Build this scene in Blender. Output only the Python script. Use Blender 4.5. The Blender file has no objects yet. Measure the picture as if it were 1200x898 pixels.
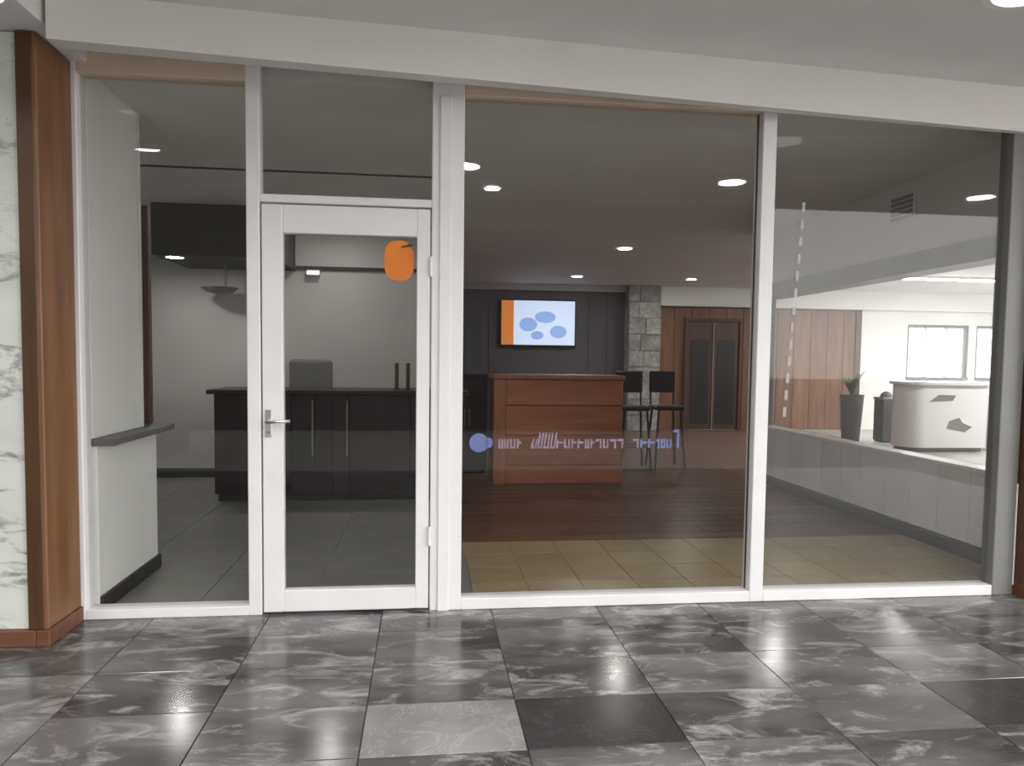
import bpy, bmesh, math, random
from mathutils import Vector, Matrix
random.seed(7)
scene = bpy.context.scene
C = scene.collection

# ------------------------------------------------------------------ camera
yaw, pitch, roll = 0.1183055, -0.0557939, 0.0123427
F = Vector((math.sin(yaw)*math.cos(pitch), math.cos(yaw)*math.cos(pitch), math.sin(pitch)))
r0 = Vector((math.cos(yaw), -math.sin(yaw), 0)); u0 = r0.cross(F)
Rv = r0*math.cos(roll)+u0*math.sin(roll); Uv = -r0*math.sin(roll)+u0*math.cos(roll)
cd = bpy.data.cameras.new('camera'); cam = bpy.data.objects.new('camera', cd); C.objects.link(cam)
M = Matrix((Rv, Uv, -F)).transposed().to_4x4(); M.translation = (0, -3.9, 1.33185)
cam.matrix_world = M
cd.sensor_fit = 'HORIZONTAL'; cd.sensor_width = 36; cd.lens = 870/1200*36
cd.shift_y = 20.4/1200; cd.clip_start = .05; cd.clip_end = 300
scene.camera = cam

# ------------------------------------------------------------------ sky and exposure
w = bpy.data.worlds.new('overcast_sky'); scene.world = w; w.use_nodes = True
bg = w.node_tree.nodes['Background']
bg.inputs[0].default_value = (1, .985, .965, 1); bg.inputs[1].default_value = 2.5
vs = scene.view_settings
vs.view_transform = 'Standard'; vs.look = 'None'; vs.gamma = 1; vs.use_curve_mapping = False
vs.exposure = 0.95

# ------------------------------------------------------------------ materials
MATS = {}
def base_mat(name):
    m = bpy.data.materials.new(name); m.use_nodes = True
    nt = m.node_tree; b = nt.nodes['Principled BSDF']; MATS[name] = m
    return m, nt, b
def N(nt, t, **k):
    n = nt.nodes.new(t)
    for a, v in k.items(): setattr(n, a, v)
    return n
def coords(nt, scale=(1, 1, 1), shift=True, rot=(0, 0, 0)):
    tc = N(nt, 'ShaderNodeTexCoord'); mp = N(nt, 'ShaderNodeMapping')
    mp.inputs['Scale'].default_value = scale; mp.inputs['Rotation'].default_value = rot
    nt.links.new(tc.outputs['Object'], mp.inputs['Vector'])
    if shift:
        oi = N(nt, 'ShaderNodeObjectInfo'); mul = N(nt, 'ShaderNodeVectorMath', operation='SCALE')
        cx = N(nt, 'ShaderNodeCombineXYZ')
        m2 = N(nt, 'ShaderNodeMath', operation='MULTIPLY'); m2.inputs[1].default_value = 37.0
        nt.links.new(oi.outputs['Random'], m2.inputs[0])
        for i in range(3): nt.links.new(m2.outputs[0], cx.inputs[i])
        nt.links.new(cx.outputs[0], mp.inputs['Location'])
    return mp.outputs[0]
def mix_col(nt, fac, a, b):
    n = N(nt, 'ShaderNodeMix', data_type='RGBA')
    if hasattr(fac, 'is_output'): nt.links.new(fac, n.inputs[0])
    else: n.inputs[0].default_value = fac
    for s, v in ((n.inputs[6], a), (n.inputs[7], b)):
        if hasattr(v, 'is_output'): nt.links.new(v, s)
        else: s.default_value = (*v, 1)
    return n.outputs[2]
def plain(name, col, rough=.5, amt=.08, scale=6, metal=0, stretch=(1, 1, 1), spec=.5, bump=0, tint=0):
    """colour with fine uneven grain; tint = random change of tone from piece to piece"""
    m, nt, b = base_mat(name)
    v = coords(nt, stretch)
    nz = N(nt, 'ShaderNodeTexNoise'); nz.inputs['Scale'].default_value = scale; nz.inputs['Detail'].default_value = 5
    nt.links.new(v, nz.inputs['Vector'])
    lo = tuple(c*(1-amt) for c in col); hi = tuple(min(1, c*(1+amt)) for c in col)
    mr = N(nt, 'ShaderNodeMapRange'); mr.inputs[1].default_value = .3; mr.inputs[2].default_value = .7
    nt.links.new(nz.outputs[0], mr.inputs[0])
    c = mix_col(nt, mr.outputs[0], lo, hi)
    if tint:
        oi = N(nt, 'ShaderNodeObjectInfo'); h = N(nt, 'ShaderNodeHueSaturation')
        mv = N(nt, 'ShaderNodeMapRange'); mv.inputs[3].default_value = 1-tint; mv.inputs[4].default_value = 1+tint
        nt.links.new(oi.outputs['Random'], mv.inputs[0]); nt.links.new(mv.outputs[0], h.inputs['Value'])
        nt.links.new(c, h.inputs['Color']); c = h.outputs[0]
    nt.links.new(c, b.inputs['Base Color'])
    b.inputs['Roughness'].default_value = rough; b.inputs['Metallic'].default_value = metal
    b.inputs['Specular IOR Level'].default_value = spec
    if bump:
        bp = N(nt, 'ShaderNodeBump'); bp.inputs['Strength'].default_value = bump; bp.inputs['Distance'].default_value = .005
        nt.links.new(nz.outputs[0], bp.inputs['Height']); nt.links.new(bp.outputs[0], b.inputs['Normal'])
    return m
def veined(name, dark, mid, vein, rough, scale, width, amount, tint=.2, stretch=(1, 1, 1), rot=(0, 0, 0), smear=0):
    """polished stone: cloudy ground with thin wandering pale or dark veins"""
    m, nt, b = base_mat(name)
    v = coords(nt, stretch, True, rot)
    n1 = N(nt, 'ShaderNodeTexNoise'); n1.inputs['Scale'].default_value = scale*.6; n1.inputs['Detail'].default_value = 7
    n2 = N(nt, 'ShaderNodeTexNoise'); n2.inputs['Scale'].default_value = scale; n2.inputs['Detail'].default_value = 8
    n2.inputs['Roughness'].default_value = .7; n2.inputs['Distortion'].default_value = .9
    nt.links.new(v, n1.inputs['Vector']); nt.links.new(v, n2.inputs['Vector'])
    s = N(nt, 'ShaderNodeMath', operation='SUBTRACT'); s.inputs[1].default_value = .5
    a = N(nt, 'ShaderNodeMath', operation='ABSOLUTE')
    mr = N(nt, 'ShaderNodeMapRange'); mr.inputs[1].default_value = 0; mr.inputs[2].default_value = width
    mr.inputs[3].default_value = amount; mr.inputs[4].default_value = 0
    nt.links.new(n2.outputs[0], s.inputs[0]); nt.links.new(s.outputs[0], a.inputs[0]); nt.links.new(a.outputs[0], mr.inputs[0])
    if smear:                            # broad cloudy streaks instead of thin veins
        nt.links.new(n2.outputs[0], mr.inputs[0])
        mr.inputs[1].default_value = smear; mr.inputs[2].default_value = smear+width; mr.inputs[3].default_value = 0; mr.inputs[4].default_value = amount
    m1 = N(nt, 'ShaderNodeMapRange'); m1.inputs[1].default_value = .35; m1.inputs[2].default_value = .65
    nt.links.new(n1.outputs[0], m1.inputs[0])
    c = mix_col(nt, m1.outputs[0], dark, mid)
    oi = N(nt, 'ShaderNodeObjectInfo'); h = N(nt, 'ShaderNodeHueSaturation')
    mv = N(nt, 'ShaderNodeMapRange'); mv.inputs[3].default_value = 1-tint; mv.inputs[4].default_value = 1+tint
    nt.links.new(oi.outputs['Random'], mv.inputs[0]); nt.links.new(mv.outputs[0], h.inputs['Value'])
    nt.links.new(c, h.inputs['Color'])
    c = mix_col(nt, mr.outputs[0], h.outputs[0], vein)
    nt.links.new(c, b.inputs['Base Color']); b.inputs['Roughness'].default_value = rough
    return m
def wood(name, a, bcol, rough=.45, along='Z', tint=.08, scale=5):
    m, nt, b = base_mat(name)
    st = {'X': (.12, 1, 1), 'Y': (1, .12, 1), 'Z': (1, 1, .12)}[along]
    v = coords(nt, st)
    nz = N(nt, 'ShaderNodeTexNoise'); nz.inputs['Scale'].default_value = scale*3; nz.inputs['Detail'].default_value = 6
    nz.inputs['Distortion'].default_value = .6
    nt.links.new(v, nz.inputs['Vector'])
    mr = N(nt, 'ShaderNodeMapRange'); mr.inputs[1].default_value = .3; mr.inputs[2].default_value = .7
    nt.links.new(nz.outputs[0], mr.inputs[0])
    c = mix_col(nt, mr.outputs[0], a, bcol)
    oi = N(nt, 'ShaderNodeObjectInfo'); h = N(nt, 'ShaderNodeHueSaturation')
    mv = N(nt, 'ShaderNodeMapRange'); mv.inputs[3].default_value = 1-tint; mv.inputs[4].default_value = 1+tint
    nt.links.new(oi.outputs['Random'], mv.inputs[0]); nt.links.new(mv.outputs[0], h.inputs['Value'])
    nt.links.new(c, h.inputs['Color']); nt.links.new(h.outputs[0], b.inputs['Base Color'])
    b.inputs['Roughness'].default_value = rough
    return m
def emit(name, col, strength):
    m, nt, b = base_mat(name)
    b.inputs['Base Color'].default_value = (*col, 1)
    b.inputs['Emission Color'].default_value = (*col, 1); b.inputs['Emission Strength'].default_value = strength
    return m
def glass(name, tint=(.9, .92, .92)):
    m, nt, b = base_mat(name); nt.nodes.remove(b)
    out = nt.nodes['Material Output']
    tr = N(nt, 'ShaderNodeBsdfTransparent'); tr.inputs[0].default_value = (*tint, 1)
    gl = N(nt, 'ShaderNodeBsdfGlossy'); gl.inputs['Roughness'].default_value = 0.02
    lw = N(nt, 'ShaderNodeLayerWeight'); lw.inputs[0].default_value = .5
    pw = N(nt, 'ShaderNodeMath', operation='POWER'); pw.inputs[1].default_value = 5
    ma = N(nt, 'ShaderNodeMath', operation='MULTIPLY_ADD'); ma.inputs[1].default_value = .96; ma.inputs[2].default_value = .026
    mx = N(nt, 'ShaderNodeMixShader')
    nt.links.new(lw.outputs['Facing'], pw.inputs[0]); nt.links.new(pw.outputs[0], ma.inputs[0]); nt.links.new(ma.outputs[0], mx.inputs[0])
    nt.links.new(tr.outputs[0], mx.inputs[1]); nt.links.new(gl.outputs[0], mx.inputs[2]); nt.links.new(mx.outputs[0], out.inputs[0])
    return m
def film(name, col, cover):
    """thin vinyl that lets part of the view through"""
    m, nt, b = base_mat(name); out = nt.nodes['Material Output']
    b.inputs['Base Color'].default_value = (*col, 1); b.inputs['Roughness'].default_value = .6
    b.inputs['Alpha'].default_value = cover
    return m

plain('white_paint', (.80, .79, .78), .5, .03, 3)
plain('white_metal', (.84, .83, .84), .35, .03, 5)
plain('beige_paint', (.66, .54, .43), .5, .06, 4)
plain('bulkhead_paint', (.76, .74, .71), .6, .03, 2)
plain('soffit_paint', (.74, .73, .72), .7, .04, 2)
plain('shop_ceiling', (.78, .77, .75), .7, .04, 2)
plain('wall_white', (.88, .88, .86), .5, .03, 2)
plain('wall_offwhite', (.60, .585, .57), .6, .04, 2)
plain('wall_grey', (.13, .125, .14), .7, .06, 3)
plain('grey_metal', (.22, .22, .21), .4, .06, 4)
plain('dark_base', (.018, .016, .015), .5, .1, 6)
plain('ledge_grey', (.16, .155, .15), .5, .08, 6)
plain('rubber', (.02, .02, .02), .6, .1, 8)
plain('chrome', (.7, .7, .72), .2, .03, 8, metal=1)
plain('black_plastic', (.015, .015, .017), .4, .1, 8)
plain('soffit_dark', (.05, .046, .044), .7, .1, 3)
veined('stone_tile', (.05, .047, .048), (.15, .145, .145), (.44, .43, .42), .17, 3.2, .16, .75, .34, (1, 2.2, 1), (0, 0, .3), .51)
veined('stone_tile_dark', (.022, .02, .021), (.045, .042, .042), (.2, .19, .19), .24, 2.6, .006, .3, .1)
veined('stone_tile_light', (.17, .165, .165), (.27, .26, .26), (.45, .44, .44), .3, 5, .02, .5, .05)
veined('marble_panel', (.60, .63, .58), (.72, .74, .70), (.17, .19, .19), .2, 3.0, .12, .85, .03, (1, 1, 3), (0, .7, 0), .53)
veined('stone_clad', (.30, .29, .28), (.55, .54, .52), (.16, .16, .16), .6, 7, .05, .7, .12)
plain('grout', (.12, .117, .115), .7, .1, 9)
plain('tile_tan', (.36, .28, .16), .3, .08, 7, tint=.09)
plain('tile_grey', (.22, .215, .20), .38, .12, 4, tint=.05)
plain('lobby_floor', (.45, .44, .43), .25, .05, 2)
wood('plank_floor', (.085, .036, .024), (.16, .075, .042), .32, 'X', .3, 4)
wood('pier_wood', (.16, .070, .032), (.26, .125, .056), .42, 'Z', .05, 4)
wood('pier_wood_shaded', (.062, .028, .011), (.10, .048, .018), .45, 'Z', .05, 4)  # same pier wood with the front strip's shade put into its colour
wood('plinth_wood', (.12, .045, .025), (.2, .085, .045), .45, 'X', .05, 4)
wood('desk_wood', (.36, .12, .06), (.52, .195, .095), .4, 'X', .12, 3)
wood('desk_wood_edge', (.38, .14, .07), (.5, .2, .10), .4, 'Z', .05, 3)
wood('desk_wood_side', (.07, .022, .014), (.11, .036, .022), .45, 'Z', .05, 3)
wood('counter_wood', (.008, .004, .006), (.018, .010, .013), .38, 'Z', .25, 4)
wood('timber_wall', (.16, .072, .04), (.27, .13, .07), .45, 'Z', .14, 3)
wood('timber_dark', (.07, .03, .018), (.12, .05, .03), .45, 'Z', .1, 3)
glass('window_glass', (.93, .935, .93)); glass('side_glass', (.95, .97, .97))
emit('lamp_white', (1, .98, .95), 60)
emit('lamp_soft', (1, .97, .93), 85)
emit('lamp_dim', (1, .98, .95), 1.2)
emit('lamp_strip', (1, .99, .97), 36)
emit('screen_blue', (.30, .48, .90), .36); emit('screen_pale', (.66, .78, 1), .42); emit('screen_orange', (.75, .24, .05), .3)
film('vinyl_blue', (.26, .32, .68), .42); film('vinyl_lilac', (.60, .50, .66), .23); film('vinyl_white', (.85, .85, .83), .3)
plain('sticker_orange', (.82, .22, .015), .5, .12, 9)
plain('sticker_dark', (.06, .03, .02), .5, .1, 9)
plain('grey_cloth', (.20, .195, .20), .85, .15, 30)
plain('white_gloss', (.86, .86, .86), .25, .02, 3)
plain('panel_white', (.8, .8, .82), .18, .05, 2, tint=.06)
plain('pot_dark', (.10, .095, .105), .5, .1, 8)
plain('leaf_green', (.10, .15, .07), .5, .25, 9, tint=.3)
plain('soil', (.04, .028, .02), .9, .2, 20)
plain('courtyard_wall', (.075, .07, .066), .8, .15, 1.2)
plain('courtyard_ground', (.26, .255, .245), .8, .1, 1)
plain('bin_dark', (.07, .072, .085), .45, .1, 6)
plain('red_brown', (.13, .045, .025), .5, .1, 6)

# ------------------------------------------------------------------ builders
WL = {}
def box(bm, x0, x1, y0, y1, z0, z1, bev=0):
    b = bmesh.new()
    vs_ = [b.verts.new((x, y, z)) for z in (z0, z1) for x, y in ((x0, y0), (x1, y0), (x1, y1), (x0, y1))]
    for f in ((3, 2, 1, 0), (4, 5, 6, 7), (0, 1, 5, 4), (1, 2, 6, 5), (2, 3, 7, 6), (3, 0, 4, 7)):
        b.faces.new([vs_[i] for i in f])
    if bev: bmesh.ops.bevel(b, geom=b.edges[:], offset=bev, segments=1, affect='EDGES')
    merge(bm, b)
def merge(bm, b):
    me = bpy.data.meshes.new('t'); b.to_mesh(me); b.free(); bm.from_mesh(me); bpy.data.meshes.remove(me)
def prism(bm, pts, ax, a0, a1, bev=0):
    """polygon pts (2D) extruded along axis ax from a0 to a1"""
    def mk(p, a): return {'x': (a, p[0], p[1]), 'y': (p[0], a, p[1]), 'z': (p[0], p[1], a)}[ax]
    b = bmesh.new(); n = len(pts)
    A = [b.verts.new(mk(p, a0)) for p in pts]; B = [b.verts.new(mk(p, a1)) for p in pts]
    b.faces.new(A[::-1]); b.faces.new(B)
    for i in range(n): b.faces.new((A[i], A[(i+1) % n], B[(i+1) % n], B[i]))
    bmesh.ops.recalc_face_normals(b, faces=b.faces[:])
    if bev: bmesh.ops.bevel(b, geom=b.edges[:], offset=bev, segments=1, affect='EDGES')
    merge(bm, b)
def circ(cx, cy, rx, ry=None, n=24): return [(cx+rx*math.cos(2*math.pi*i/n), cy+(ry or rx)*math.sin(2*math.pi*i/n)) for i in range(n)]
def tube(bm, pts, r, n=8):
    b = bmesh.new(); rings = []
    for i, p in enumerate(pts):
        p = Vector(p); q0 = Vector(pts[max(0, i-1)]); q1 = Vector(pts[min(len(pts)-1, i+1)])
        t = (q1-q0).normalized(); a = t.cross(Vector((0, 0, 1)) if abs(t.z) < .9 else Vector((1, 0, 0))).normalized(); c = t.cross(a)
        rr = r[i] if isinstance(r, (list, tuple)) else r
        rings.append([b.verts.new(p+(a*math.cos(2*math.pi*k/n)+c*math.sin(2*math.pi*k/n))*rr) for k in range(n)])
    for A, B in zip(rings, rings[1:]):
        for k in range(n): b.faces.new((A[k], A[(k+1) % n], B[(k+1) % n], B[k]))
    b.faces.new(rings[0][::-1]); b.faces.new(rings[-1])
    bmesh.ops.recalc_face_normals(b, faces=b.faces[:]); merge(bm, b)
def lathe(bm, prof, c, n=24):
    b = bmesh.new(); rings = []
    for r, z in prof: rings.append([b.verts.new((c[0]+r*math.cos(2*math.pi*k/n), c[1]+r*math.sin(2*math.pi*k/n), c[2]+z)) for k in range(n)])
    for A, B in zip(rings, rings[1:]):
        for k in range(n): b.faces.new((A[k], A[(k+1) % n], B[(k+1) % n], B[k]))
    b.faces.new(rings[0][::-1]); b.faces.new(rings[-1])
    bmesh.ops.recalc_face_normals(b, faces=b.faces[:]); merge(bm, b)
def obj(name, bm, m, parent=None, smooth=False, origin=None):
    """link a bmesh given in world coordinates as ONE object with its origin at its base"""
    xs = [v.co for v in bm.verts]
    if origin is None:
        origin = Vector(((min(v.x for v in xs)+max(v.x for v in xs))/2, (min(v.y for v in xs)+max(v.y for v in xs))/2, min(v.z for v in xs)))
    origin = Vector(origin); bmesh.ops.translate(bm, verts=bm.verts[:], vec=-origin)
    me = bpy.data.meshes.new(name); bm.to_mesh(me); bm.free()
    me.materials.append(MATS[m])
    if smooth:
        for p in me.polygons: p.use_smooth = True
        me.set_sharp_from_angle(angle=math.radians(40))
    o = bpy.data.objects.new(name, me); C.objects.link(o); place(o, origin, parent)
    return o
def place(o, loc, parent=None):
    loc = Vector(loc); WL[o.name] = loc
    if parent is not None: o.parent = parent; o.location = loc-WL[parent.name]
    else: o.location = loc
def bx(name, m, parent, x0, x1, y0, y1, z0, z1, bev=.002):
    bm = bmesh.new(); box(bm, x0, x1, y0, y1, z0, z1, bev); return obj(name, bm, m, parent)
def empty(name, loc):
    o = bpy.data.objects.new(name, None); C.objects.link(o); o.empty_display_size = .1; place(o, loc); return o
def tag(o, label, cat=None, group=None, kind=None):
    if label: o['label'] = label
    if cat: o['category'] = cat
    if group: o['group'] = group
    if kind: o['kind'] = kind
    return o
def st(o, label, cat): return tag(o, label, cat, kind='structure')
def share(src, name, loc, parent, m=None):
    o = bpy.data.objects.new(name, src.data); C.objects.link(o); place(o, loc, parent)
    if m: o.material_slots[0].link = 'OBJECT'; o.material_slots[0].material = MATS[m]
    return o
def dup(root, loc, label):
    def cp(o, par, l):
        c = o.copy(); C.objects.link(c); place(c, l, par)
        for ch in list(o.children): cp(ch, c, Vector(l)+WL[ch.name]-WL[o.name])
        return c
    r = cp(root, None, Vector(loc)); r['label'] = label; return r

# ================================================================== SETTING
# ---- walkway floor: slab with separate stone tiles
fl = bx('floor', 'grout', None, -7, 13, -4.6, 0.1, -.12, -.012, 0)
st(fl, 'dark grey veined stone tile paving in front of the shopfront', 'floor')
TW, TD, G = .57, .38, .002
tile0 = None
for r in range(13):
    y1 = .06-TD*r
    for k in range(-9, 10):
        x0 = .36+TW*k
        if tile0 is None:
            bm = bmesh.new(); box(bm, G, TW-G, -TD+G, -G, -.012, 0, .0015)
            bmesh.ops.translate(bm, verts=bm.verts[:], vec=(x0, y1, 0))
            tile0 = obj('tile', bm, 'stone_tile', fl)
            off = WL[tile0.name]-Vector((x0, y1, 0))
            continue
        m = None
        if r == 3 and k in (0, 3): m = 'stone_tile_dark'
        if r == 3 and k == -1: m = 'stone_tile_light'
        if r == 0 and k == 1: m = None
        share(tile0, 'tile', Vector((x0, y1, 0))+off, fl, m)

# ---- shop floor: grey tiles left, tan tiles at the glass, brown planks behind
sf = bx('floor_shop', 'lobby_floor', None, -3.7, 13, .1, 10.2, -.12, -.008, 0)
st(sf, 'shop interior floor of grey tiles, tan tiles and brown planks', 'floor')
def lay(name, m, x0, x1, y0, y1, dx, dy, stagger=0, gap=.003):
    src = None; r = 0; y = y0
    while y < y1-1e-4:
        ye = min(y+dy, y1); x = x0-(stagger*(r % 3)*dx)
        while x < x1-1e-4:
            a, b = max(x, x0), min(x+dx, x1)
            if b-a > .03:
                full = abs(b-a-dx) < 1e-4 and abs(ye-y-dy) < 1e-4
                if full and src is not None: share(src, name, ((a+b)/2, (y+ye)/2, -.008), sf)
                else:
                    o = bx(name, m, sf, a+gap, b-gap, y+gap, ye-gap, -.008, 0, .001)
                    if full: src = o
            x += dx
        y = ye; r += 1
lay('grey_tile', 'tile_grey', -3.0, .28, .1, 4.48, .6, .6)
lay('tan_tile', 'tile_tan', .28, 3.72, .1, 1.42, .33, .33)
lay('plank', 'plank_floor', .28, 3.72, 1.42, 6.6, 1.15, .2, .33)
bx('far_planks', 'plank_floor', sf, .28, 3.72, 6.6, 10, -.008, 0, 0)
bx('far_planks', 'plank_floor', sf, 3.72, 7.4, 4.06, 10, -.008, 0, 0)

# ---- shop ceiling and hidden shell
ce = bx('ceiling', 'shop_ceiling', None, -3.8, 13, .1, 10.2, 2.74, 2.9, 0)
st(ce, 'plain grey plaster ceiling inside the shop with recessed downlights', 'ceiling')
bx('reflected_edge_strip', 'soffit_dark', ce, -3.6, .12, 1.99, 2.02, 2.732, 2.741, .001)  # dark strip standing in for a reflected soffit edge, not a ceiling joint
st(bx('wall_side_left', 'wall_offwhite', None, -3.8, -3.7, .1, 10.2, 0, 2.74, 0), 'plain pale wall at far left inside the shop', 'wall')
st(bx('wall_side_right', 'wall_white', None, 13, 13.1, 0, 10.2, 0, 2.74, 0), 'plain white wall at far right of the lobby', 'wall')
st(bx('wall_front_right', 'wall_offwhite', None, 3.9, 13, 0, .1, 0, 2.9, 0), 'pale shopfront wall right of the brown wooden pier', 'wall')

# ---- left partition with ledge
wl = bx('wall_left', 'wall_white', None, -1.95, -1.67, .08, .73, .9, 2.74, .003)
st(wl, 'white partition wall with grey ledge behind the narrow left window', 'wall')
bx('lower_wall', 'wall_white', wl, -1.95, -1.65, .08, .92, .0, .86, .003)
tag(bx('ledge', 'ledge_grey', wl, -1.95, -1.57, .08, 1.02, .862, .9, .004), 'dark grey ledge')
bx('baseboard', 'dark_base', wl, -1.65, -1.632, .08, .93, 0, .085, .002)
bx('edge_strip', 'white_paint', wl, -1.70, -1.664, .73, .765, .9, 2.74, .003)
bx('dark_post', 'timber_dark', wl, -1.77, -1.70, .97, 1.02, .9, 2.25, .003)

# ---- back wall left, its return, painted shadow strip and baseboard
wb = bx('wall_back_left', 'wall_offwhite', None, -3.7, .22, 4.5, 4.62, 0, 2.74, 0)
st(wb, 'off-white back wall behind the dark counter', 'wall')
bx('baseboard', 'dark_base', wb, -3.7, .22, 4.48, 4.5, 0, .1, .002)
bx('cornice', 'soffit_dark', wb, -1.39, .22, 4.46, 4.5, 2.28, 2.315, .003)  # dark strip put in for the shadow line below the upper bulkhead
st(bx('wall_return', 'wall_grey', None, .12, .22, 4.62, 10, 0, 2.74, 0), 'dark grey return wall beside the television wall', 'wall')
tag(st(bx('beam_dark', 'soffit_dark', None, -2.52, -1.40, 3.4, 4.5, 2.26, 2.74, .006), 'dark boxed-in ceiling bulkhead above the dark counter', 'bulkhead'), None)

# ---- far back wall: grey part, stone column, timber part, white part with windows
wg = bx('wall_back_grey', 'wall_grey', None, .22, 3.8, 10, 10.15, 0, 2.74, 0)
st(wg, 'dark grey wall carrying the television', 'wall')
for i, x in enumerate((.6, 1.2, 3.1, 3.45)): bx('groove_batten', 'wall_grey', wg, x, x+.03, 9.985, 10, 0, 2.6, .002)
bx('cornice', 'wall_offwhite', wg, .22, 3.8, 9.9, 10, 2.62, 2.74, .004)
co = bx('column', 'stone_clad', None, 3.80, 4.42, 9.72, 10.15, 0, 2.74, 0)
st(co, 'pale grey stone-clad column between television wall and timber wall', 'column')
z = .0
for r in range(9):
    h = 2.735/9
    cut = 4.11+random.uniform(-.14, .14)
    for a, b in ((3.80, cut), (cut, 4.42)):
        bx('stone', 'stone_clad', co, a+.004, b-.004, 9.70-random.uniform(0, .02), 9.72, z+.004, z+h-.004, .005)
    z += h
wt = bx('wall_back_timber', 'timber_dark', None, 4.42, 8.62, 10.02, 10.15, 0, 2.38, 0)
st(wt, 'brown timber panelled wall with dark double door at back', 'wall')
for i in range(12):                     # boards, with a gap for the door
    a = 4.44+.3483*i; b = a+.34
    if b > 4.98 and a < 6.14:
        if a < 4.98: bx('board', 'timber_wall', wt, a, 4.98, 10, 10.02, 0, 2.36, .003)
        if b > 6.14: bx('board', 'timber_wall', wt, 6.14, b, 10, 10.02, 0, 2.36, .003)
        bx('board', 'timber_wall', wt, max(a, 4.98), min(b, 6.14), 10, 10.02, 2.16, 2.36, .003)
    else: bx('board', 'timber_wall', wt, a, b, 10, 10.02, 0, 2.36, .003)
bx('edge_board', 'timber_dark', wt, 8.50, 8.62, 9.97, 10.02, 0, 2.38, .003)
st(bx('trim_cornice', 'wall_white', None, 4.42, 13, 9.8, 10.15, 2.38, 2.74, .004), 'pale dropped cornice above the timber wall', 'trim')
d2 = empty('door_2', (5.56, 9.98, 0)); st(d2, 'dark glazed double door in the timber wall at back', 'door')
bx('door_frame', 'timber_dark', d2, 4.98, 5.04, 9.93, 10.02, 0, 2.16); bx('door_frame', 'timber_dark', d2, 6.08, 6.14, 9.93, 10.02, 0, 2.16)
bx('door_head', 'timber_dark', d2, 5.04, 6.08, 9.93, 10.02, 2.10, 2.16)
for s in (0, 1):
    a = 5.045+s*.52; lf = bx('door_leaf', 'timber_dark', d2, a, a+.505, 9.96, 10.0, .01, 2.095)
    bx('pane', 'black_plastic', lf, a+.07, a+.435, 9.952, 9.96, .12, 1.75)
bx('meeting_strip', 'grey_metal', d2, 5.545, 5.572, 9.94, 9.96, .01, 2.095)

# white end wall of the lobby with three windows
ww = bx('wall_back_white', 'wall_white', None, 8.62, 13, 10, 10.15, 0, 1.02, 0)
st(ww, 'white lobby wall with bright windows', 'wall')
bx('upper_wall', 'wall_white', ww, 8.62, 13, 10, 10.15, 2.12, 2.38, 0)
for a, b in ((8.62, 9.62), (10.95, 11.12), (12.75, 13)): bx('pier', 'wall_white', ww, a, b, 10, 10.15, 1.02, 2.12, 0)
def window(n, x0, x1, bars, label):
    e = empty('window_%d' % n, ((x0+x1)/2, 10.05, 1.02)); st(e, label, 'window')
    bx('frame_head', 'grey_metal', e, x0, x1, 10.02, 10.1, 2.06, 2.12); bx('frame_sill', 'grey_metal', e, x0, x1, 9.96, 10.12, 1.02, 1.07)
    bx('frame_side', 'grey_metal', e, x0, x0+.05, 10.02, 10.1, 1.07, 2.06); bx('frame_side', 'grey_metal', e, x1-.05, x1, 10.02, 10.1, 1.07, 2.06)
    for b in bars: bx('glazing_bar', 'white_metal', e, b-.02, b+.02, 10.03, 10.09, 1.07, 2.06)
    bx('pane', 'side_glass', e, x0+.05, x1-.05, 10.055, 10.062, 1.07, 2.06, 0)
window(5, 9.62, 10.95, (10.05, 10.5), 'bright barred window behind the white round-ended counter')
window(6, 11.12, 12.75, (11.9,), 'bright window at right end of the lobby, beyond the dark post')

# ---- low white panelled wall on the right of the shop and the header above it
lw_ = bx('wall_low_right', 'grout', None, 3.745, 3.86, .12, 3.95, 0, .60, 0)
st(lw_, 'low glossy white panelled wall with dark baseboard on the right', 'wall')
pn = None
for i in range(12):
    a = .12+.319*i
    if pn is None: pn = bx('panel', 'panel_white', lw_, 3.73, 3.745, a+.004, a+.315, .10, .60, .002)
    else: share(pn, 'panel', (3.7375, a+.1595, .10), lw_)
bx('baseboard', 'dark_base', lw_, 3.70, 3.745, .12, 3.95, 0, .095, .003)
bx('capping', 'white_gloss', lw_, 3.72, 3.88, .12, 3.95, .60, .63, .004)
hd = bx('beam', 'soffit_paint', None, 3.72, 3.92, .1, 4.0, 2.18, 2.74, 0)
st(hd, 'grey header wall above the low panelled wall', 'beam')
bx('header_edge', 'grey_metal', hd, 3.70, 3.94, .1, 4.02, 2.03, 2.18, .004)
st(bx('column_post', 'grey_metal', None, 3.74, 3.86, 3.95, 4.05, 0, 2.03, .003), 'slim grey post at far end of low panelled wall', 'column')

# ================================================================== SHOPFRONT
Y0, Y1 = -.03, .07
def win_root(n, x, label): e = empty('window_%d' % n, (x, 0, 0)); return st(e, label, 'window')
def fm(name, p, x0, x1, z0, z1, m='white_metal', y0=Y0, y1=Y1): return bx(name, m, p, x0, x1, y0, y1, z0, z1, .004)
def pane(p, x0, x1, z0, z1, m='window_glass'): return bx('pane', m, p, x0, x1, .016, .024, z0, z1, 0)
w1 = win_root(1, -1.28, 'narrow fixed window with white frame left of the glass door')
fm('jamb', w1, -1.745, -1.672, 0, 2.9); fm('sill', w1, -1.672, -.885, 0, .05)
fm('head', w1, -1.672, -.885, 2.685, 2.9, 'beige_paint'); pane(w1, -1.672, -.885, .05, 2.685)
tr1 = fm('trim_1', None, -.885, -.82, 0, 2.9); st(tr1, 'slim white post on the handle side of the glass door', 'post')
w2 = win_root(2, -.39, 'square transom window above the glass door')
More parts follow.
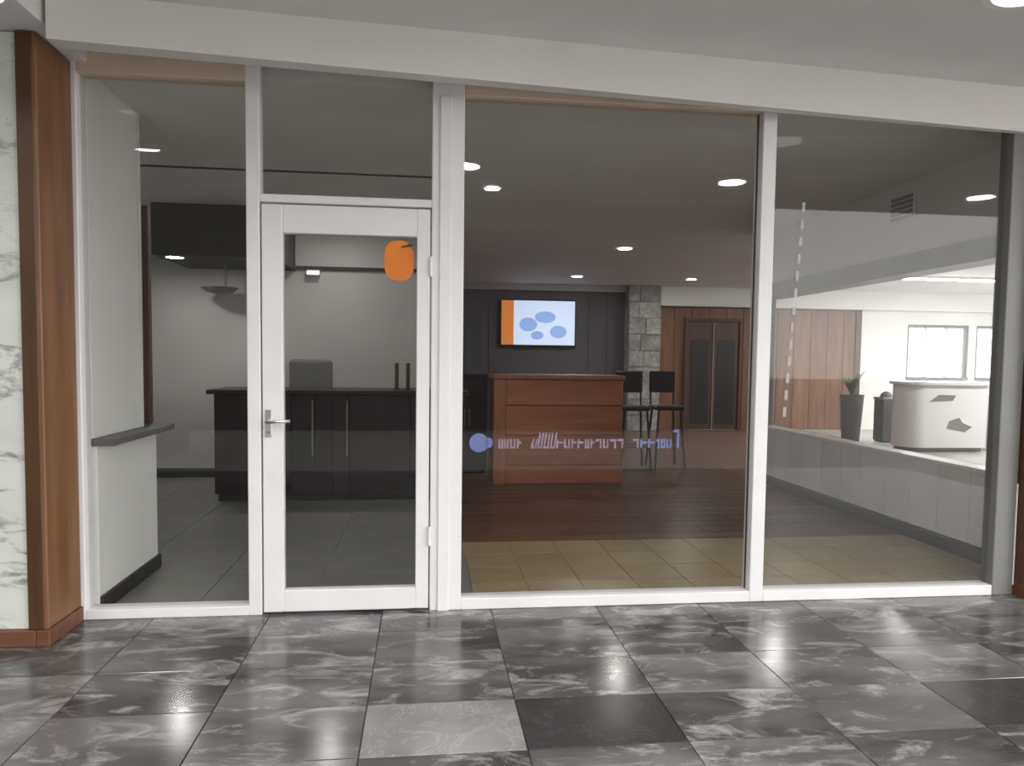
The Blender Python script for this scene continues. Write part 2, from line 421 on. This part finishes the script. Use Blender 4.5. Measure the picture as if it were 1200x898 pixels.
fm('transom_bar', w2, -.82, .035, 2.10, 2.14); fm('head', w2, -.82, .035, 2.80, 2.9); pane(w2, -.82, .035, 2.14, 2.80)
tr2 = fm('trim_2', None, .035, .2, 0, 2.9); st(tr2, 'broad white post on the hinge side of the glass door', 'post')
bx('cover_strip', 'white_metal', tr2, .075, .135, -.042, -.03, 0, 2.66, .003)
w3 = win_root(3, 1.0, 'large clear shop window in the middle, in front of the wooden desk')
fm('sill', w3, .2, 1.80, 0, .06); fm('head', w3, .2, 1.80, 2.672, 2.9, 'beige_paint'); p3 = pane(w3, .2, 1.80, .06, 2.672)
bx('gasket', 'rubber', w3, 1.794, 1.80, .026, .036, .06, 2.672, .002)
tr3 = fm('trim_3', None, 1.80, 1.878, 0, 2.9); st(tr3, 'slim white mullion between the two large shop windows', 'post')
w4 = win_root(4, 2.6, 'large clear shop window at right, in front of the low panelled wall')
fm('sill', w4, 1.878, 3.27, 0, .06); fm('head', w4, 1.878, 3.27, 2.74, 2.9); p4 = pane(w4, 1.878, 3.27, .06, 2.74)
bx('edge_bead', 'white_metal', w4, 3.392, 3.401, -.036, -.03, .06, .65, .002)
tr4 = fm('trim_4', None, 3.27, 3.40, 0, 2.9, 'grey_metal'); st(tr4, 'wide grey end jamb at right edge of the shopfront', 'post')

# glass door
d1 = empty('door_1', (-.39, 0, 0)); st(d1, 'white framed glass door with lever handle and orange sticker', 'door')
fm('stile', d1, -.812, -.71, .012, 2.092, y0=-.025, y1=.035); fm('stile', d1, -.04, .028, .012, 2.092, y0=-.025, y1=.035)
fm('top_rail', d1, -.71, -.04, 1.95, 2.092, y0=-.025, y1=.035); fm('bottom_rail', d1, -.71, -.04, .012, .125, y0=-.025, y1=.035)
dp = bx('pane', 'window_glass', d1, -.71, -.04, .002, .010, .125, 1.95, 0)
bm = bmesh.new(); box(bm, -.80, -.765, -.034, -.025, .92, 1.06, .003); hp = obj('handle_plate', bm, 'chrome', d1)
bm = bmesh.new(); tube(bm, [(-.782, -.034, 1.0), (-.782, -.075, 1.0), (-.775, -.08, 1.0), (-.665, -.08, 1.005)], .009); obj('lever', bm, 'chrome', hp, True)
bm = bmesh.new(); prism(bm, circ(-.782, .945, .008, None, 12), 'y', -.038, -.034); obj('keyhole', bm, 'grey_metal', hp)
for z_ in (.35, 1.75):
    bm = bmesh.new(); tube(bm, [(.032, -.035, z_), (.032, -.035, z_+.1)], .009); obj('hinge', bm, 'white_metal', d1, True)
# orange sticker: tall rounded shape with a nick at its upper right
bm = bmesh.new(); pts = []
for i in range(28):
    t = 2*math.pi*i/28; rx, rz = .077, .103
    s = 1.0-(.10 if .5 < t < 1.0 else 0)
    pts.append((-.130+rx*math.copysign(abs(math.cos(t))**.75, math.cos(t))*s, 1.83+rz*math.copysign(abs(math.sin(t))**.75, math.sin(t))*s))
prism(bm, pts, 'y', -.0012, .0018); sk = obj('sticker', bm, 'sticker_orange', dp); tag(sk, 'orange rounded sticker')
bm = bmesh.new(); prism(bm, [(-.122, 1.893), (-.065, 1.905), (-.065, 1.917), (-.118, 1.905)], 'y', -.002, -.0012); obj('sticker_mark', bm, 'sticker_dark', dp)

# faint lettering strip on the middle pane (a round emblem and illegible blurred characters)
YF0, YF1 = .0135, .0158
bm = bmesh.new(); prism(bm, circ(.292, .885, .052, .05, 20), 'y', YF0, YF1); prism(bm, circ(.345, .885, .02, .028, 12), 'y', YF0, YF1)
tag(obj('emblem', bm, 'vinyl_blue', p3), 'round blue emblem')
def stroke(bm, x, w, h, z, sl=0.0): prism(bm, [(x, z), (x+w, z), (x+w+sl, z+h), (x+sl, z+h)], 'y', YF0, YF1)
rs = random.Random(3)
x = .395; k = 0
while x < 1.385:
    wch = rs.uniform(.028, .045)
    if .50 < x < .56 or 1.06 < x < 1.1: x += .045; continue
    h = .05 if not .58 < x < .70 else .085
    if x > 1.33: h = .1
    bm = bmesh.new(); sl = .012 if .56 < x < .7 else 0
    sh = rs.choice((0, 1, 2)); z0 = .855
    if sh == 0: stroke(bm, x, .011, h, z0, sl); stroke(bm, x+.011, wch-.016, .012, z0+h*.5, sl*.3)
    elif sh == 1: stroke(bm, x, wch-.006, .013, z0+h-.013, sl*.3); stroke(bm, x+wch-.018, .011, h-.013, z0, sl)
    else: stroke(bm, x, .010, h, z0, sl); stroke(bm, x+wch-.016, .010, h, z0, sl); stroke(bm, x+.010, wch-.026, .012, z0, 0)
    obj('letter_mark', bm, 'vinyl_lilac' if x < 1.15 else 'vinyl_blue', p3); x += wch
# column of short pale dashes on the right pane
for i in range(13):
    z_ = 2.21-.094*i; xx = 2.055-.006*i
    bm = bmesh.new(); prism(bm, [(xx, z_-.052), (xx+.018, z_-.052), (xx+.020, z_), (xx+.002, z_)], 'y', YF0, YF1)
    obj('dash_mark', bm, 'vinyl_white', p4)

# ---- bulkhead, soffit, piers
bm = bmesh.new(); b = bmesh.new()
L0, R0 = (-1.60, -.46), (4.6, .05)
PL = [(-1.60, -.46, 2.665), (3.3, -.075, 2.622), (4.6, -.04, 2.61), (4.6, -.01, 2.61), (3.3, -.033, 2.622), (-1.60, -.36, 2.665)]
v = [b.verts.new(c) for c in PL]+[b.verts.new((c[0], c[1], 2.862)) for c in PL]
b.faces.new(v[:6][::-1]); b.faces.new(v[6:])
for i in range(6): b.faces.new((v[i], v[(i+1) % 6], v[(i+1) % 6+6], v[i+6]))
bmesh.ops.recalc_face_normals(b, faces=b.faces[:]); merge(bm, b)
st(obj('trim_bulkhead', bm, 'bulkhead_paint'), 'long white bulkhead running above the shopfront windows', 'bulkhead')
cx_ = bx('ceiling_walkway', 'soffit_paint', None, -7, 9, -3.2, .1, 2.862, 3.0, 0)
st(cx_, 'grey soffit over the walkway above the bulkhead', 'ceiling')
st(bx('trim_soffit_box', 'soffit_paint', None, -7, -1.62, -1.5, -.02, 2.735, 2.86, .004), 'pale lowered soffit box over the left wooden pier', 'soffit')

pl = empty('wall_pier_left', (-2.7, -.2, 0)); st(pl, 'brown wood-trimmed pier with pale marble panel at left edge', 'pier')
bx('pier_core', 'wall_white', pl, -7, -1.75, -.33, .07, 0, 2.73, 0)
bx('marble_panel', 'marble_panel', pl, -3.2, -1.775, -.345, -.33, .075, 2.73, .003)
bx('edge_board', 'pier_wood_shaded', pl, -1.775, -1.705, -.365, -.32, .075, 2.73, .004)
bx('side_board', 'pier_wood', pl, -1.745, -1.69, -.36, -.035, .075, 2.73, .004)
bx('plinth', 'plinth_wood', pl, -3.2, -1.741, -.375, -.32, 0, .075, .004)
bx('plinth_return', 'plinth_wood', pl, -1.74, -1.68, -.375, -.035, 0, .075, .004)
pr = empty('wall_pier_right', (3.65, -.05, 0)); st(pr, 'brown wooden pier at right edge of the shopfront', 'pier')
bx('pier_board', 'timber_dark', pr, 3.405, 3.9, -.10, .1, .08, 2.61, .004); bx('plinth', 'red_brown', pr, 3.402, 3.9, -.115, .1, 0, .08, .004)

# ---- courtyard across the walkway (seen only mirrored in the glass)
st(bx('wall_courtyard', 'courtyard_wall', None, -14, 7.2, -11.3, -11, -.13, 4.75, 0), 'dark wall across the courtyard, behind the viewer', 'wall')
st(bx('wall_shade_left', 'courtyard_wall', None, -3.8, -3.6, -8.0, -.34, -.12, 2.73, 0), 'unseen dark wall added at far left to shade the walkway', 'wall')  # added out of view to block light and darken the bulkhead's left end
st(bx('ground', 'courtyard_ground', None, -45, 60, -60, 60, -.3, -.13, 0), 'pale paved ground around the building', 'ground')

# ================================================================== LAMPS
def downlight(x, y, zc, r, m, label, group, name='downlight'):
    e = empty(name, (x, y, zc)); tag(e, label, 'downlight', group)
    bm = bmesh.new(); prof = [(r*1.22, -.006), (r*1.22, 0.0), (r*.98, 0.0), (r*.98, -.006)]
    n = 24; b = bmesh.new(); rings = [[b.verts.new((x+q*math.cos(2*math.pi*k/n), y+q*math.sin(2*math.pi*k/n), zc+h)) for k in range(n)] for q, h in prof]
    for i in range(4):
        A, B = rings[i], rings[(i+1) % 4]
        for k in range(n): b.faces.new((A[k], A[(k+1) % n], B[(k+1) % n], B[k]))
    bmesh.ops.recalc_face_normals(b, faces=b.faces[:]); merge(bm, b); obj('trim_ring', bm, 'white_paint', e)
    bm = bmesh.new(); prism(bm, circ(x, y, r*.98), 'z', zc-.003, zc); obj('lens', bm, m, e)
    return e
for x, lb in ((-2.06, 'leftmost walkway downlight, mirrored over the white partition'), (.32, 'walkway downlight mirrored beside the broad white post'),
              (2.60, 'walkway downlight mirrored high in the middle window'), (5.05, 'walkway downlight mirrored high in the right window')):
    downlight(x, -2.05-.07*x, 2.862, .115, 'lamp_white', lb, 'walkway soffit downlights')
for x, y, r, lb in ((2.50, 5.30, .085, 'shop ceiling downlight above and right of the wooden desk'), (2.55, 8.5, .09, 'shop ceiling downlight just above the television'),
                    (4.55, 8.5, .08, 'shop ceiling downlight in front of the stone column'), (4.85, 5.7, .10, 'shop ceiling downlight beside the slim mullion of the right window'),
                    (.55, 2.3, .06, 'dim shop ceiling downlight near the broad white post'), (-.95, 3.7, .07, 'shop ceiling downlight seen through the door above the counter'),
                    ):
    downlight(x, y, 2.738, r, 'lamp_soft', lb, 'shop ceiling downlights')
for y, lb in ((5.0, 'unseen front linear light added to brighten the white lobby counter'), (7.3, 'rear linear ceiling light in the bright lobby')):  # front strip added out of view to light the white counter's front
    e = empty('ceiling_light', (9.9, y, 2.74)); tag(e, lb, 'ceiling light', 'lobby linear lights')
    bx('housing', 'white_paint', e, 7.6, 12.2, y-.09, y+.09, 2.70, 2.74, .003); bx('diffuser', 'lamp_strip', e, 7.62, 12.18, y-.075, y+.075, 2.692, 2.70, 0)
downlight(2.45, -1.05, 2.862, .14, 'lamp_dim', 'large dim downlight at top right corner of the walkway soffit', 'walkway soffit downlights')
downlight(-1.71, -.67, 2.735, .05, 'lamp_dim', 'small downlight in the soffit box over the left pier', 'walkway soffit downlights')
downlight(-2.36, 3.55, 2.26, .075, 'lamp_soft', 'downlight under the dark ceiling bulkhead behind the left window', 'shop ceiling downlights')
e = empty('wall_spotlight', (-1.2, 4.45, 2.2)); tag(e, 'small white spotlight below the dark shadow strip of the back wall', 'spotlight')
bx('bracket', 'white_paint', e, -1.22, -1.18, 4.44, 4.5, 2.24, 2.27, .003)
bm = bmesh.new(); tube(bm, [(-1.27, 4.43, 2.245), (-1.13, 4.43, 2.245)], .03, 12); obj('head', bm, 'white_gloss', e, True)
bm = bmesh.new(); tube(bm, [(-1.26, 4.395, 2.235), (-1.14, 4.395, 2.235)], .018, 10); obj('bulb', bm, 'lamp_dim', e, True)

# ================================================================== THINGS
# dark counter
ct = empty('counter', (-.8, 3.3, 0)); tag(ct, 'long black-brown service counter seen through the glass door', 'counter')
bx('body', 'counter_wood', ct, -1.88, .38, 3.06, 3.62, .07, .985)
bx('plinth', 'black_plastic', ct, -1.86, .36, 3.09, 3.6, 0, .07)
bx('countertop', 'counter_wood', ct, -1.93, .42, 2.98, 3.68, .985, 1.025, .004)
for a, b_ in ((-1.88, -1.46), (-1.46, -1.2), (-1.2, -.99), (-.99, -.83), (-.83, -.68), (-.68, -.12), (-.12, .38)):
    f_ = bx('front_panel', 'counter_wood', ct, a+.004, b_-.004, 3.035, 3.06, .075, .98, .003)
    if b_ in (-.99, -.68): bx('handle', 'grey_metal', f_, b_-.026, b_-.012, 3.012, 3.035, .42, .93, .002)
# stands on the counter
def stand(x, label):
    e = empty('display_stand', (x, 3.2, 1.025)); tag(e, label, 'stand', 'slim stands on the dark counter')
    bm = bmesh.new(); lathe(bm, [(.04, 0), (.04, .008), (.012, .014)], (x, 3.2, 1.025), 16); obj('base', bm, 'timber_dark', e)
    bx('upright', 'timber_dark', e, x-.018, x+.018, 3.19, 3.21, 1.037, 1.28)
stand(-.255, 'slim dark upright stand on counter, further from the door hinge post'); stand(-.15, 'slim dark upright stand on counter, next to the door hinge post')
# chair behind the counter
ch = empty('office_chair', (-1.19, 4.05, 0)); tag(ch, 'grey padded office chair behind the dark counter', 'chair')
bm = bmesh.new(); box(bm, -1.42, -.97, 4.18, 4.25, .62, 1.30, .03); obj('backrest', bm, 'grey_cloth', ch)
bm = bmesh.new(); box(bm, -1.42, -.95, 3.78, 4.22, .46, .55, .03); obj('seat', bm, 'grey_cloth', ch)
bm = bmesh.new(); tube(bm, [(-1.19, 4.24, .52), (-1.19, 4.29, .56), (-1.19, 4.27, .8)], .018); obj('back_bracket', bm, 'black_plastic', ch, True)
bm = bmesh.new(); tube(bm, [(-1.19, 4.0, .06), (-1.19, 4.0, .47)], .028); obj('gas_column', bm, 'black_plastic', ch, True)
for k in range(5):
    t = 2*math.pi*k/5+.3; ex, ey = -1.19+.26*math.cos(t), 4.0+.26*math.sin(t)
    bm = bmesh.new(); tube(bm, [(-1.19, 4.0, .09), (ex, ey, .065)], [.022, .014]); lg = obj('leg', bm, 'black_plastic', ch, True)
    bm = bmesh.new(); prism(bm, circ(ex, .027, .027, None, 12), 'y', ey-.014, ey+.014); obj('castor', bm, 'black_plastic', lg)
# dark reflection in the glass, built as a pendant shape by the back wall
e = empty('pendant_reflection', (-2.1, 4.2, 2.26)); tag(e, 'small dark pendant shape in place of a reflection, under the dark ceiling bulkhead', 'lamp')
bm = bmesh.new(); tube(bm, [(-2.06, 4.2, 2.26), (-2.06, 4.2, 2.03)], .012); obj('rod', bm, 'grey_metal', e, True)
bm = bmesh.new(); lathe(bm, [(.04, -.02), (.13, .0), (.19, .045), (.18, .05), (.12, .012), (.03, .0)], (-2.12, 4.2, 1.99), 24); obj('shade', bm, 'grey_metal', e, True)

# wooden reception desk
dk = empty('reception_desk', (1.43, 4.2, 0)); tag(dk, 'reddish-brown wooden reception desk with horizontal boards', 'desk')
bx('side_panel', 'desk_wood_side', dk, .735, .765, 3.93, 4.5, 0, 1.12); bx('side_panel', 'desk_wood_side', dk, 2.10, 2.13, 3.93, 4.5, 0, 1.12)
bx('carcass', 'desk_wood_side', dk, .765, 2.10, 3.93, 4.48, .02, 1.12)
bx('edge_board', 'desk_wood_edge', dk, .735, .86, 3.90, 3.93, 0, 1.12)
for a, b_ in ((0, .2), (.2, .52), (.52, .84), (.84, 1.12)): bx('front_board', 'desk_wood', dk, .863, 2.13, 3.902, 3.93, a+.004, b_-.004, .004)
bx('desk_top', 'desk_wood_edge', dk, .72, 2.145, 3.88, 4.52, 1.12, 1.165, .005)
# dark cabinet behind the desk
cb = empty('cabinet', (.50, 4.9, 0)); tag(cb, 'black cabinet left of the wooden desk beside the broad white post', 'cabinet')
bx('body', 'counter_wood', cb, .26, .73, 4.66, 5.1, .05, 1.12); bx('plinth', 'black_plastic', cb, .28, .71, 4.70, 5.08, 0, .05); bx('top', 'counter_wood', cb, .25, .74, 4.62, 5.12, 1.12, 1.15)
for a, b_ in ((.26, .493), (.497, .73)):
    dr = bx('cabinet_door', 'counter_wood', cb, a, b_, 4.64, 4.66, .06, 1.11); hx = b_-.03 if a < .3 else a+.02
    bx('handle', 'grey_metal', dr, hx, hx+.012, 4.62, 4.64, .55, .75)
# bar stools
def stool(x, y, label):
    e = empty('bar_stool', (x, y, 0)); tag(e, label, 'stool', 'bar stools beside the wooden desk')
    bm = bmesh.new(); box(bm, x-.18, x+.18, y-.18, y+.18, .72, .775, .015); obj('seat', bm, 'black_plastic', e)
    bm = bmesh.new(); box(bm, x-.17, x+.17, y+.165, y+.195, .93, 1.20, .012); obj('backrest', bm, 'black_plastic', e)
    for sx in (-1, 1):
        bm = bmesh.new(); tube(bm, [(x+sx*.15, y+.17, .76), (x+sx*.15, y+.185, .95)], .012); obj('back_post', bm, 'black_plastic', e, True)
        for sy in (-1, 1):
            bm = bmesh.new(); tube(bm, [(x+sx*.19, y+sy*.19, 0), (x+sx*.14, y+sy*.14, .725)], .015); obj('leg', bm, 'black_plastic', e, True)
    for sy in (-1, 1):
        bm = bmesh.new(); tube(bm, [(x-.17, y+sy*.17, .28), (x+.17, y+sy*.17, .28)], .01); obj('footrest', bm, 'grey_metal', e, True)
    return e
s0 = stool(2.56, 5.0, 'black bar stool right next to the wooden desk')
dup(s0, (3.02, 5.1, 0), 'black bar stool further from the desk, towards the double door')

# television
tv = empty('television', (2.1, 9.97, 1.58)); tag(tv, 'wall television showing pale blue screen with orange band at left', 'television')
bx('bracket', 'black_plastic', tv, 1.9, 2.3, 9.965, 9.985, 1.8, 2.2)
bx('casing', 'black_plastic', tv, 1.40, 2.84, 9.915, 9.965, 1.565, 2.45, .006)
bx('screen', 'screen_pale', tv, 1.655, 2.815, 9.912, 9.915, 1.60, 2.425, 0)
bx('screen_band', 'screen_orange', tv, 1.425, 1.655, 9.912, 9.915, 1.60, 2.425, 0)
sc = [o for o in tv.children if o.name.startswith('screen') and 'band' not in o.name][0]
for cx, cz, rx, rz in ((1.93, 1.98, .17, .13), (2.25, 2.12, .2, .11), (2.5, 1.85, .16, .12), (2.1, 1.78, .12, .08)):
    bm = bmesh.new(); prism(bm, circ(cx, cz, rx, rz, 18), 'y', 9.910, 9.912); obj('screen_shape', bm, 'screen_blue', sc)

# white round-ended counter in the lobby
k_ = empty('lobby_counter', (7.9, 6.8, 0)); tag(k_, 'bright white round-ended counter beyond the low panelled wall', 'counter')
def stad(x0, x1, y0, y1, n=14):
    r = (y1-y0)/2; c = (y0+y1)/2
    return [(x0+r+r*math.cos(math.pi/2+math.pi*i/n), c+r*math.sin(math.pi/2+math.pi*i/n)) for i in range(n+1)]+[(x1, y0), (x1, y1)]
bm = bmesh.new(); prism(bm, stad(7.26, 8.55, 6.5, 7.1), 'z', .06, 1.02); obj('body', bm, 'white_gloss', k_, True)
bm = bmesh.new(); prism(bm, stad(7.30, 8.52, 6.54, 7.06), 'z', 0, .06); obj('plinth', bm, 'grey_metal', k_, True)
bm = bmesh.new(); prism(bm, stad(7.21, 8.6, 6.45, 7.15), 'z', 1.02, 1.06); obj('top', bm, 'white_gloss', k_, True)
bm = bmesh.new(); prism(bm, [(7.6, .76), (7.98, .78), (8.03, .86), (7.75, .87)], 'y', 6.494, 6.5); obj('dark_sign', bm, 'grey_metal', k_)
bm = bmesh.new(); prism(bm, [(7.9, .36), (8.2, .30), (8.32, .38), (8.16, .44), (8.1, .52), (7.94, .47)], 'y', 6.494, 6.5); obj('dark_emblem', bm, 'grey_metal', k_)
c2 = bx('cupboard', 'white_gloss', None, 8.78, 9.6, 6.7, 7.2, 0, .88, .004); tag(c2, 'small white cupboard right of the round-ended counter', 'cupboard')
bx('cupboard_door', 'panel_white', c2, 8.81, 9.18, 6.685, 6.7, .08, .82); bx('cupboard_door', 'panel_white', c2, 9.20, 9.57, 6.685, 6.7, .08, .82)
bx('plinth_front', 'grey_metal', c2, 8.79, 9.59, 6.693, 6.7, 0, .06)
# planter
pt = empty('potted_plant', (7.2, 7.9, 0)); tag(pt, 'leafy plant in dark tapered pot before the timber wall', 'plant')
bm = bmesh.new(); lathe(bm, [(.14, 0), (.19, .78), (.20, .80), (.17, .80), (.165, .74)], (7.2, 7.9, 0), 20); po = obj('pot', bm, 'pot_dark', pt, True)
bm = bmesh.new(); lathe(bm, [(.16, .735), (.16, .745), (.05, .76)], (7.2, 7.9, 0), 16); obj('soil', bm, 'soil', po)
for i in range(16):
    t = i*2.4; ln = random.uniform(.35, .62); out = random.uniform(.08, .3)
    b = bmesh.new(); prev = None
    for j in range(6):
        s = j/5; ctr = Vector((7.2+out*math.cos(t)*s**1.4, 7.9+out*math.sin(t)*s**1.4, .75+ln*s-(.12*s**3)))
        sd = Vector((-math.sin(t), math.cos(t), 0))*(.035*math.sin(math.pi*(.12+.86*s)))
        cur = [b.verts.new(ctr-sd), b.verts.new(ctr+Vector((0, 0, -.006))), b.verts.new(ctr+sd)]
        if prev:
            for q in (0, 1): b.faces.new((prev[q], prev[q+1], cur[q+1], cur[q]))
        prev = cur
    bmesh.ops.solidify(b, geom=b.faces[:], thickness=.002)
    bm = bmesh.new(); merge(bm, b); obj('leaf', bm, 'leaf_green', pt, True)
# litter bin
lb_ = empty('litter_bin', (7.85, 7.9, 0)); tag(lb_, 'dark upright litter bin before the white lobby wall', 'bin')
bx('body', 'bin_dark', lb_, 7.70, 7.97, 7.78, 8.05, .02, .72, .01); bx('foot', 'black_plastic', lb_, 7.72, 7.95, 7.80, 8.03, 0, .02)
bx('rim', 'grey_metal', lb_, 7.69, 7.98, 7.77, 8.06, .72, .76, .006)
bm = bmesh.new(); lathe(bm, [(.10, 0), (.09, .05), (.05, .085), (.01, .1)], (7.835, 7.915, .76), 18); obj('dome_lid', bm, 'bin_dark', lb_, True)
# vent on the header wall
e = empty('air_vent', (3.71, 1.6, 2.45)); tag(e, 'small dark square air vent on the header wall at right', 'vent')
bx('frame', 'soffit_paint', e, 3.708, 3.72, 1.44, 1.74, 2.44, 2.66, .002)
for i in range(5): bx('slat', 'grey_metal', e, 3.70, 3.71, 1.46, 1.72, 2.46+.038*i, 2.485+.038*i, .001)
